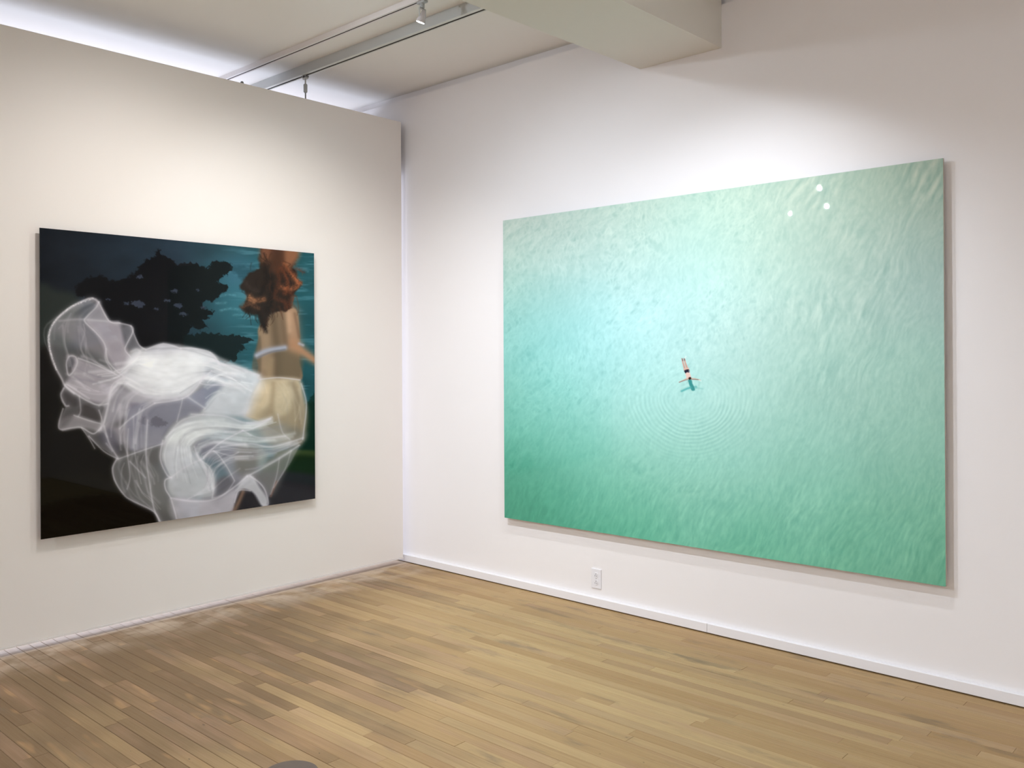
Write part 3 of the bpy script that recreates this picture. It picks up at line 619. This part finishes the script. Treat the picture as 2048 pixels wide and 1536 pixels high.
# ------------------------------------------------------------------ print 2: swimmer in clear green water
def paint_water():
    NU, NV = 900, 640
    X, Y = grid_px([(1006, 441.3), (1887, 316), (1008.3, 1035.4), (1891, 1174)], NU, NV)
    K = Canvas(X, Y)
    pts = [(1010,445,185,198,188),(1100,470,184,204,192),(1200,430,184,206,192),(1300,420,186,212,196),(1450,390,184,211,193),(1600,380,184,205,188),(1750,350,176,198,180),(1870,330,174,194,178),
     (1020,560,165,200,185),(1100,560,180,214,204),(1250,520,190,222,212),(1400,500,194,230,218),(1550,480,190,218,203),(1700,480,182,206,192),(1860,480,172,196,184),
     (1020,680,140,200,190),(1100,660,160,220,212),(1200,650,190,236,230),(1350,620,198,238,232),(1450,640,196,231,222),(1600,620,188,220,208),(1750,600,176,206,195),(1870,580,170,200,194),
     (1020,800,125,195,178),(1100,800,145,212,198),(1250,780,180,230,220),(1380,800,190,236,228),(1500,780,190,229,218),(1650,760,172,213,200),(1800,750,168,210,196),(1880,750,166,208,194),
     (1020,920,95,175,150),(1150,920,130,205,185),(1300,900,165,222,208),(1450,900,165,222,208),(1600,880,160,214,198),(1800,900,156,208,190),(1880,900,152,204,184),
     (1020,1020,70,155,125),(1100,1030,80,165,138),(1250,1000,120,195,170),(1400,1000,135,205,182),(1600,1000,142,209,186),(1800,1050,132,200,175),(1880,1050,124,192,164),
     (1030,1040,62,148,118),(1250,1060,90,180,148),(1500,1110,106,188,158),(1700,1130,114,190,160),(1880,1160,106,176,146)]
    num = np.zeros(X.shape+(3,)); den = np.zeros(X.shape)
    for x, y, r, g, bb_ in pts:
        wgt = np.exp(-((X-x)**2+(Y-y)**2)/(2*72.0**2))+1e-7/((X-x)**2+(Y-y)**2+10); num += wgt[..., None]*np.array([r, g, bb_]); den += wgt
    K.C = num/den[..., None]
    cy = np.exp(-(((X-1180)/260)**2+((Y-680)/200)**2))[..., None]
    K.C *= 1+cy*np.array([-0.035, 0.0, 0.03])
    # ripple trains: sums of short waves about a local direction
    def train(ang, length, width, seed, oct_=2):
        t = math.radians(ang); p = X*math.cos(t)+Y*math.sin(t); q = -X*math.sin(t)+Y*math.cos(t)
        return (fbm(p/width+500, q/length+500, seed, oct_)-0.5)*4.4      # crests run along q
    wx = (fbm(X*0.012, Y*0.012, 91, 2)-0.5)*26; X_, Y_ = X, Y
    X = X+wx; Y = Y+(fbm(X_*0.012+9, Y_*0.012, 95, 2)-0.5)*26
    A = train(40, 17, 8.5, 101); A2 = train(58, 13, 7.0, 131)      # left: diagonal cells
    Bt = train(-12, 15, 8.0, 151)
    Cw = train(24, 42, 7.5, 171); C2 = train(14, 26, 6.0, 191)     # right: long slanting crests
    D = train(20, 9, 4.0, 211, 2)                                  # fine chop
    E_ = train(24, 19, 5.0, 231)                                   # bottom streaks
    X, Y = X_, Y_
    mr = np.clip((X-1420)/260, 0, 1); mr = mr*mr*(3-2*mr); mt = np.clip((760-Y)/260, 0, 1); mb = np.clip((Y-860)/180, 0, 1)
    net = 1.1-np.minimum(np.abs(A+0.4*A2), np.abs(Bt+0.4*D))*1.7
    patch = np.clip(fbm(X*0.008, Y*0.008, 31, 3)*2.4-0.6, 0.15, 1.2)
    rip = (1-mr)*(1-0.7*mb)*(0.7*net+0.35*A)*patch + mr*mt*(Cw*0.9+C2*0.4)*patch + 0.40*D + mb*E_*0.75 + mr*(1-mt)*(0.45*Cw+0.55*C2)*patch
    # rings spreading from the swimmer
    rx, ry = (X-1384)/1.12, (Y-795)
    rad = np.hypot(rx, ry*np.where(ry > 0, 1.0, 1.25)); ringm = np.exp(-((rad-72)/44)**2)*np.clip((ry+60)/90, 0.1, 1)
    ring = np.sin(rad*2*math.pi/7.4+5.0*fbm(X*0.03, Y*0.03, 12, 2))*ringm
    rip = rip*(1-0.35*ringm)+0.85*ring*np.clip(0.35+1.3*vnoise(X*0.045, Y*0.045, 44), 0, 1.3)
    tone = 1+0.033*np.clip(rip, -2.6, 2.6)
    # troughs go greener, crests paler
    K.C = K.C*tone[..., None]
    K.C[..., 0] *= 1+0.022*np.clip(rip, -3, 3)
    # larger drifts
    K.C *= (1+(fbm(X*0.01, Y*0.014, 71, 3)-0.5)*0.025)[..., None]
    z = lambda p: [(1340+x/15.36, 700+y/15.36) for x, y in p]
    # shadow on the sea bed
    sh = (46, 140, 138)
    K.poly(z([(590,920),(690,930),(720,1040),(780,1150),(790,1240),(700,1250),(640,1120),(600,1000)]), sh, 0.9, 1.2)
    K.stroke(z([(660,1160),(560,1190),(470,1230),(380,1270)]), (84, 180, 178), 2.6, 0.9, w2=2.0)
    K.poly(z([(780,1110),(850,1110),(860,1170),(800,1180)]), (100, 186, 182), 0.7, 1.2)
    K.stroke(z([(840,1170),(940,1180),(1030,1200)]), (140, 206, 200), 2.0, 0.6)
    # swimmer
    skin = (226, 178, 160)
    K.stroke(z([(405,280),(430,400),(460,500),(490,610)]), (214, 150, 132), 1.3, 0.95, w2=2.2)
    K.stroke(z([(470,280),(500,400),(535,500),(575,600)]), (216, 152, 134), 1.3, 0.95, w2=2.2)
    K.stroke(z([(405,275),(420,330)]), (120, 84, 84), 1.2, 0.9); K.stroke(z([(468,270),(482,320)]), (112, 78, 78), 1.2, 0.9)
    K.poly(z([(465,570),(590,555),(610,620),(480,640)]), (232, 190, 172), 0.95, 0.7)
    K.poly(z([(500,700),(620,680),(660,780),(680,860),(600,900),(540,880),(520,800)]), (238, 206, 194), 1, 0.8)
    K.poly(z([(468,632),(605,600),(632,688),(550,690),(505,722)]), (26, 30, 52), 1, 0.6)
    K.stroke(z([(600,880),(500,905),(420,945),(310,992)]), (214, 172, 152), 1.5, 0.95, w2=0.9); K.stroke(z([(570,915),(470,940),(310,998)]), (110, 66, 58), 0.7, 0.8)
    K.stroke(z([(660,875),(760,885),(860,905),(960,930)]), (220, 178, 158), 1.5, 0.95, w2=0.9); K.stroke(z([(680,905),(800,912),(900,916)]), (104, 62, 56), 0.7, 0.85)
    K.poly(z([(605,850),(660,835),(685,880),(650,915),(600,905)]), (38, 22, 20), 1, 0.7)
    K.stroke(z([(490,250),(520,200)]), (236, 250, 248), 1.4, 0.8); K.stroke(z([(930,940),(990,960)]), (238, 250, 248), 1.2, 0.7); K.stroke(z([(610,640),(640,720)]), (236, 248, 246), 0.9, 0.6)
    return K.C, NU, NV

# ------------------------------------------------------------------ the two pictures
GAIN1, GAIN2 = 0.98, 0.95
D1 = 0.035; a0, a1, az0, az1 = -2.4541, -0.8179, 0.5550, 2.1155
art1 = tag(empty('photo_print', (0, (a0+a1)/2, az0)), 'dark glossy picture of a woman in a flowing white veil on the left partition', 'picture', 'frameless face-mounted prints')
def sub(o, par): o.location = -Vector(par.location); return o
C1, n1, m1 = paint_veil()
pr = sub(print_mesh('print_surface', [(D1, a0, az1), (D1, a1, az1), (D1, a0, az0), (D1, a1, az0)], n1, m1, C1, print_material('gloss_print_night', 0.015, 0.16), art1, GAIN1), art1)
pr['label'] = 'glossy night photograph of a woman in white veil'
sub(box('panel', (D1-0.006, a0, az0), (D1-0.0004, a1, az1), M_DARKEDGE, art1), art1)
bm = bmesh.new()
for lo, hi in (((0.0005, a0+0.16, az0+0.16), (D1-0.006, a1-0.16, az0+0.20)), ((0.0005, a0+0.16, az1-0.20), (D1-0.006, a1-0.16, az1-0.16)),
               ((0.0005, a0+0.16, az0+0.20), (D1-0.006, a0+0.20, az1-0.20)), ((0.0005, a1-0.20, az0+0.20), (D1-0.006, a1-0.16, az1-0.20))): add_box(bm, lo, hi)
sub(bm_obj('mounting_frame', bm, M_MOUNT, art1), art1)

D2 = 0.040; b0, b1 = 0.9555, 3.5628; zTL, zTR, zBL, zBR = 2.3107, 2.3107, 0.4362, 0.4548
art2 = tag(empty('photo_print', ((b0+b1)/2, 0, zBL)), 'wide aqua picture of a lone swimmer in rippled water on the right wall', 'picture', 'frameless face-mounted prints')
C2, n2, m2 = paint_water()
pr = sub(print_mesh('print_surface', [(b0, -D2, zTL), (b1, -D2, zTR), (b0, -D2, zBL), (b1, -D2, zBR)], n2, m2, C2, print_material('gloss_print_water', 0.012, 0.42), art2, GAIN2), art2)
pr['label'] = 'glossy aerial photograph of a swimmer in green water'
bm = bmesh.new(); f_, k_ = -D2+0.0005, -D2+0.016
v = [bm.verts.new(c) for c in ((b0, f_, zBL), (b1, f_, zBR), (b1, k_, zBR), (b0, k_, zBL), (b0, f_, zTL), (b1, f_, zTR), (b1, k_, zTR), (b0, k_, zTL))]
for q in ((0,3,2,1),(4,5,6,7),(0,1,5,4),(1,2,6,5),(2,3,7,6),(3,0,4,7)): bm.faces.new([v[i] for i in q])
sub(bm_obj('panel', bm, M_EDGE, art2), art2)
bm = bmesh.new()
for lo, hi in (((b0+0.18, k_, zBL+0.2), (b1-0.18, -0.0005, zBL+0.25)), ((b0+0.18, k_, zTL-0.25), (b1-0.18, -0.0005, zTL-0.2)),
               ((b0+0.18, k_, zBL+0.25), (b0+0.23, -0.0005, zTL-0.25)), ((b1-0.23, k_, zBL+0.25), (b1-0.18, -0.0005, zTL-0.25))): add_box(bm, lo, hi)
sub(bm_obj('mounting_frame', bm, M_MOUNT, art2), art2)

# ------------------------------------------------------------------ wall outlet
oc = tag(empty('wall_outlet', (1.6485, 0, 0.104)), 'white duplex power outlet on right wall below the aqua picture', 'outlet')
bm = bmesh.new(); add_box(bm, (-0.035, -0.006, 0), (0.035, 0, 0.114), 0.0022, 2); bm_obj('cover_plate', bm, M_PLATE, oc)
for z in (0.036, 0.078):
    bm = bmesh.new()
    M = Matrix.Translation((0, -0.006, z)) @ Matrix.Rotation(math.pi/2, 4, 'X')
    vs = []
    for t in range(28):
        an = 2*math.pi*t/28; x = max(-0.0135, min(0.0135, 0.0175*math.cos(an))); vs.append((x, 0.0165*math.sin(an)))
    lo = [bm.verts.new(M @ Vector((x, y, -0.001))) for x, y in vs]; hi = [bm.verts.new(M @ Vector((x*0.97, y*0.97, 0.0018))) for x, y in vs]
    for i in range(28): bm.faces.new((lo[i], lo[(i+1) % 28], hi[(i+1) % 28], hi[i]))
    bm.faces.new(hi); bm.faces.new(lo[::-1])
    rc = bm_obj('receptacle', bm, M_PLATE, oc)
    for sx in (-0.0062, 0.0062): box('slot', (sx-0.0013, -0.0082, z-0.0085), (sx+0.0013, -0.0076, z-0.001), M_HOLE, rc)
    bm = bmesh.new(); lathe(bm, [(0.0026, 0), (0.0026, 0.0006)], Matrix.Translation((0, -0.0076, z+0.0065)) @ Matrix.Rotation(math.pi/2, 4, 'X'), 14); bm_obj('ground_hole', bm, M_HOLE, rc)
bm = bmesh.new(); lathe(bm, [(0.0028, 0), (0.0022, 0.0012)], Matrix.Translation((0, -0.006, 0.057)) @ Matrix.Rotation(math.pi/2, 4, 'X'), 12); bm_obj('screw', bm, M_STEEL, oc)

# ------------------------------------------------------------------ round disc at the lower edge of the view
dk = tag(empty('floor_disc', (2.082, -2.364, 0.0)), 'round grey-brown disc lying on floor at bottom edge of view', 'disc')
bm = bmesh.new(); lathe(bm, [(0.097, 0.0002), (0.097, 0.003), (0.0935, 0.0048), (0.089, 0.005)], n=56); bm_obj('cover', bm, M_DISC, dk)
bm = bmesh.new(); lathe(bm, [(0.030, 0.0051), (0.030, 0.0062), (0.028, 0.0066)], n=32); bm_obj('cap', bm, M_STEELD, dk)

# ------------------------------------------------------------------ ceiling tracks and rail
def track(name, x0, x1, y, label):
    t = tag(empty(name, ((x0+x1)/2, y, ZC)), label, 'track', 'white lighting tracks')
    h = (x1-x0)/2
    bm = bmesh.new(); add_box(bm, (-h, -0.018, -0.030), (h, -0.006, 0)); add_box(bm, (-h, 0.006, -0.030), (h, 0.018, 0)); add_box(bm, (-h, -0.006, -0.012), (h, 0.006, 0))
    bm_obj('channel', bm, M_TRACK, t)
    box('slot', (-h, -0.0058, -0.0285), (h, 0.0058, -0.012), M_SLOT, t)
    return t
YT1, YT2 = -1.062, -2.12
track('lighting_track', -2.1, 1.93, YT1, 'slim white lighting track with the lit spotlight, running over the partition')
track('lighting_track', 0.80, 1.90, YT2, 'white lighting track nearer the camera, above the top of view')
track('lighting_track', 2.55, 6.4, YT1, 'white lighting track on the far side of the ceiling beam')
track('lighting_track', -2.1, 1.86, -6.22, 'white lighting track far behind the camera on the left')
track('lighting_track', 2.6, 6.4, -6.30, 'white lighting track for added fill spotlights, far behind the camera on the right')
track('lighting_track', 0.3, 1.86, -4.92, 'short white lighting track left of the camera')
track('lighting_track', 2.6, 6.4, -4.60, 'white lighting track for an added fill spotlight, above and behind the camera')
rl = tag(empty('hanging_rail', (-0.10, -0.84, ZC)), 'grey aluminium ceiling rail that carries the hanging partition', 'rail')
bm = bmesh.new(); add_box(bm, (-2.0, -0.004, -0.060), (2.02, 0.000, 0)); add_box(bm, (-2.0, 0.034, -0.060), (2.02, 0.038, 0)); add_box(bm, (-2.0, 0, -0.008), (2.02, 0.034, 0)); bm_obj('channel', bm, M_RAIL, rl)
box('flange', (-2.0, -0.006, -0.0625), (2.02, 0.013, -0.060), M_FLANGE, rl)
box('flange', (-2.0, 0.029, -0.0625), (2.02, 0.040, -0.060), M_FLANGE, rl)
box('slot', (-2.0, 0.002, -0.058), (2.02, 0.032, -0.050), M_SLOT, rl)

# hanger with turnbuckle from the rail down to the partition top
hg = tag(empty('hanger_rod', (-0.05, -0.818, PT)), 'small steel turnbuckle hanger between ceiling rail and partition top', 'hanger')
top = 3.2655-PT
bm = bmesh.new(); lathe(bm, [(0.0045, 0.001), (0.0045, top-0.11)], n=14); bm_obj('rod', bm, M_STEELD, hg)
bm = bmesh.new(); lathe(bm, [(0.004, top-0.112), (0.0110, top-0.108), (0.0125, top-0.102), (0.0125, top-0.060), (0.0105, top-0.055), (0.005, top-0.052)], n=18); bm_obj('turnbuckle', bm, M_GREYPL, hg, True)
bm = bmesh.new(); lathe(bm, [(0.0048, top-0.053), (0.0048, top-0.022)], n=14); bm_obj('threaded_stud', bm, M_STEEL, hg)
bm = bmesh.new(); add_box(bm, (-0.020, -0.010, top-0.024), (0.020, 0.010, top-0.012), 0.002, 1); bm_obj('clamp', bm, M_STEEL, hg)
for sx in (-0.014, 0.014):
    bm = bmesh.new(); lathe(bm, [(0.006, -0.013), (0.006, 0.013)], Matrix.Translation((sx, 0, top-0.007)) @ Matrix.Rotation(math.pi/2, 4, 'X'), 12); bm_obj('wheel', bm, M_STEELD, hg)
hb = tag(empty('hanger_bolt', (-0.05, -1.272, PT)), 'tiny steel bolt head peeking over the partition top edge', 'bolt')
bm = bmesh.new(); lathe(bm, [(0.010, 0.0005), (0.010, 0.020), (0.007, 0.026)], n=6); bm_obj('head', bm, M_STEELD, hb)
bm = bmesh.new(); lathe(bm, [(0.015, 0.0003), (0.015, 0.003)], n=20); bm_obj('washer', bm, M_STEEL, hb)

# ------------------------------------------------------------------ track spotlights
SPOT_LABEL = {
 'seen': 'lit clear-glass spotlight hanging from the slim ceiling track at top of view',
 'art_left': 'track spotlight above view aimed at the dark veil picture',
 'art_right_a': 'leftmost track spotlight above view aimed at the aqua picture',
 'art_right_b': 'middle track spotlight above view aimed at the aqua picture',
 'art_right_c': 'track spotlight beyond the ceiling beam aimed at the aqua picture',
 'hall_a': 'track spotlight left of camera, mirrored highest in the aqua picture',
 'hall_b': 'track spotlight behind the camera, mirrored rightmost in the aqua picture',
 'hall_c': 'track spotlight behind the camera, mirrored smallest in the aqua picture',
 'fill_d': 'added fill spotlight behind the camera, bouncing light off the end wall',
 'fill_e': 'added fill spotlight behind the camera, bouncing light off back wall on the right',
 'fill_f': 'added fill spotlight behind the camera, bouncing light off back wall in the middle'}
def spotlight(key, lens, aim, watts, color, cone, blend):
    lens = Vector(lens); aim = Vector(aim); d = (aim-lens).normalized()
    # the head pivots on a vertical stem under the track
    body = 0.062; piv = lens-d*body*0.55
    t = tag(empty('track_spotlight', (piv.x, piv.y, ZC-0.030)), SPOT_LABEL[key], 'spotlight', 'track spotlights')
    o0 = Vector(t.location); P = piv-o0
    bm = bmesh.new(); add_box(bm, (-0.030, -0.013, -0.012), (0.030, 0.013, 0.0005), 0.002, 1); bm_obj('adapter', bm, M_GREYPL, t)
    prof = [(0.010, -0.012)]
    z = -0.012; zend = P.z+0.040
    n = 4
    for i in range(n):
        z0 = -0.012+(zend+0.012)*i/n; z1 = -0.012+(zend+0.012)*(i+1)/n; h = z1-z0
        prof += [(0.0122, z0+h*0.12), (0.0122, z0+h*0.62), (0.0092, z0+h*0.75), (0.0092, z0+h*0.95)]
    prof = prof[::-1]
    bm = bmesh.new(); lathe(bm, prof, n=18); bm_obj('ribbed_stem', bm, M_GREYPL, t, True)
    yaw = math.atan2(d.y, d.x); side = Vector((-math.sin(yaw), math.cos(yaw), 0))
    bm = bmesh.new()
    R = Matrix.Translation(P) @ Matrix.Rotation(yaw, 4, 'Z')
    for lo, hi in (((-0.005, -0.024, 0.034), (0.005, 0.024, 0.040)), ((-0.004, -0.027, -0.006), (0.004, -0.0245, 0.040)), ((-0.004, 0.0245, -0.006), (0.004, 0.027, 0.040))):
        b2 = bmesh.new(); add_box(b2, lo, hi); bmesh.ops.transform(b2, matrix=R, verts=b2.verts)
        me = bpy.data.meshes.new('tmp'); b2.to_mesh(me); b2.free(); bm.from_mesh(me); bpy.data.meshes.remove(me)
    bm_obj('yoke', bm, M_STEEL, t)
    Q = d.to_track_quat('Z', 'Y').to_matrix().to_4x4(); MM = Matrix.Translation(P) @ Q
    bm = bmesh.new(); lathe(bm, [(0.007, -0.030), (0.010, -0.028), (0.012, -0.012), (0.018, 0.006), (0.0235, 0.022), (0.0245, 0.028), (0.0245, 0.032), (0.0215, 0.0325)], MM, 28)
    bl = bm_obj('bulb', bm, M_GLASSY, t, True)
    bm = bmesh.new(); lathe(bm, [(0.0210, 0.0320), (0.0205, 0.0340), (0.012, 0.0352), (0.003, 0.0356)], MM, 28); bm_obj('lens', bm, M_LENS, bl, True)
    sl = bpy.data.lights.new('spot_'+key, 'SPOT'); sl.energy = watts; sl.color = color; sl.spot_size = math.radians(cone); sl.spot_blend = blend; sl.shadow_soft_size = 0.022
    so = bpy.data.objects.new('spot_'+key, sl); COL.objects.link(so); so.location = lens+d*0.03
    so.rotation_euler = d.to_track_quat('-Z', 'Y').to_euler()
for L_ in LAMPS: spotlight(*L_)
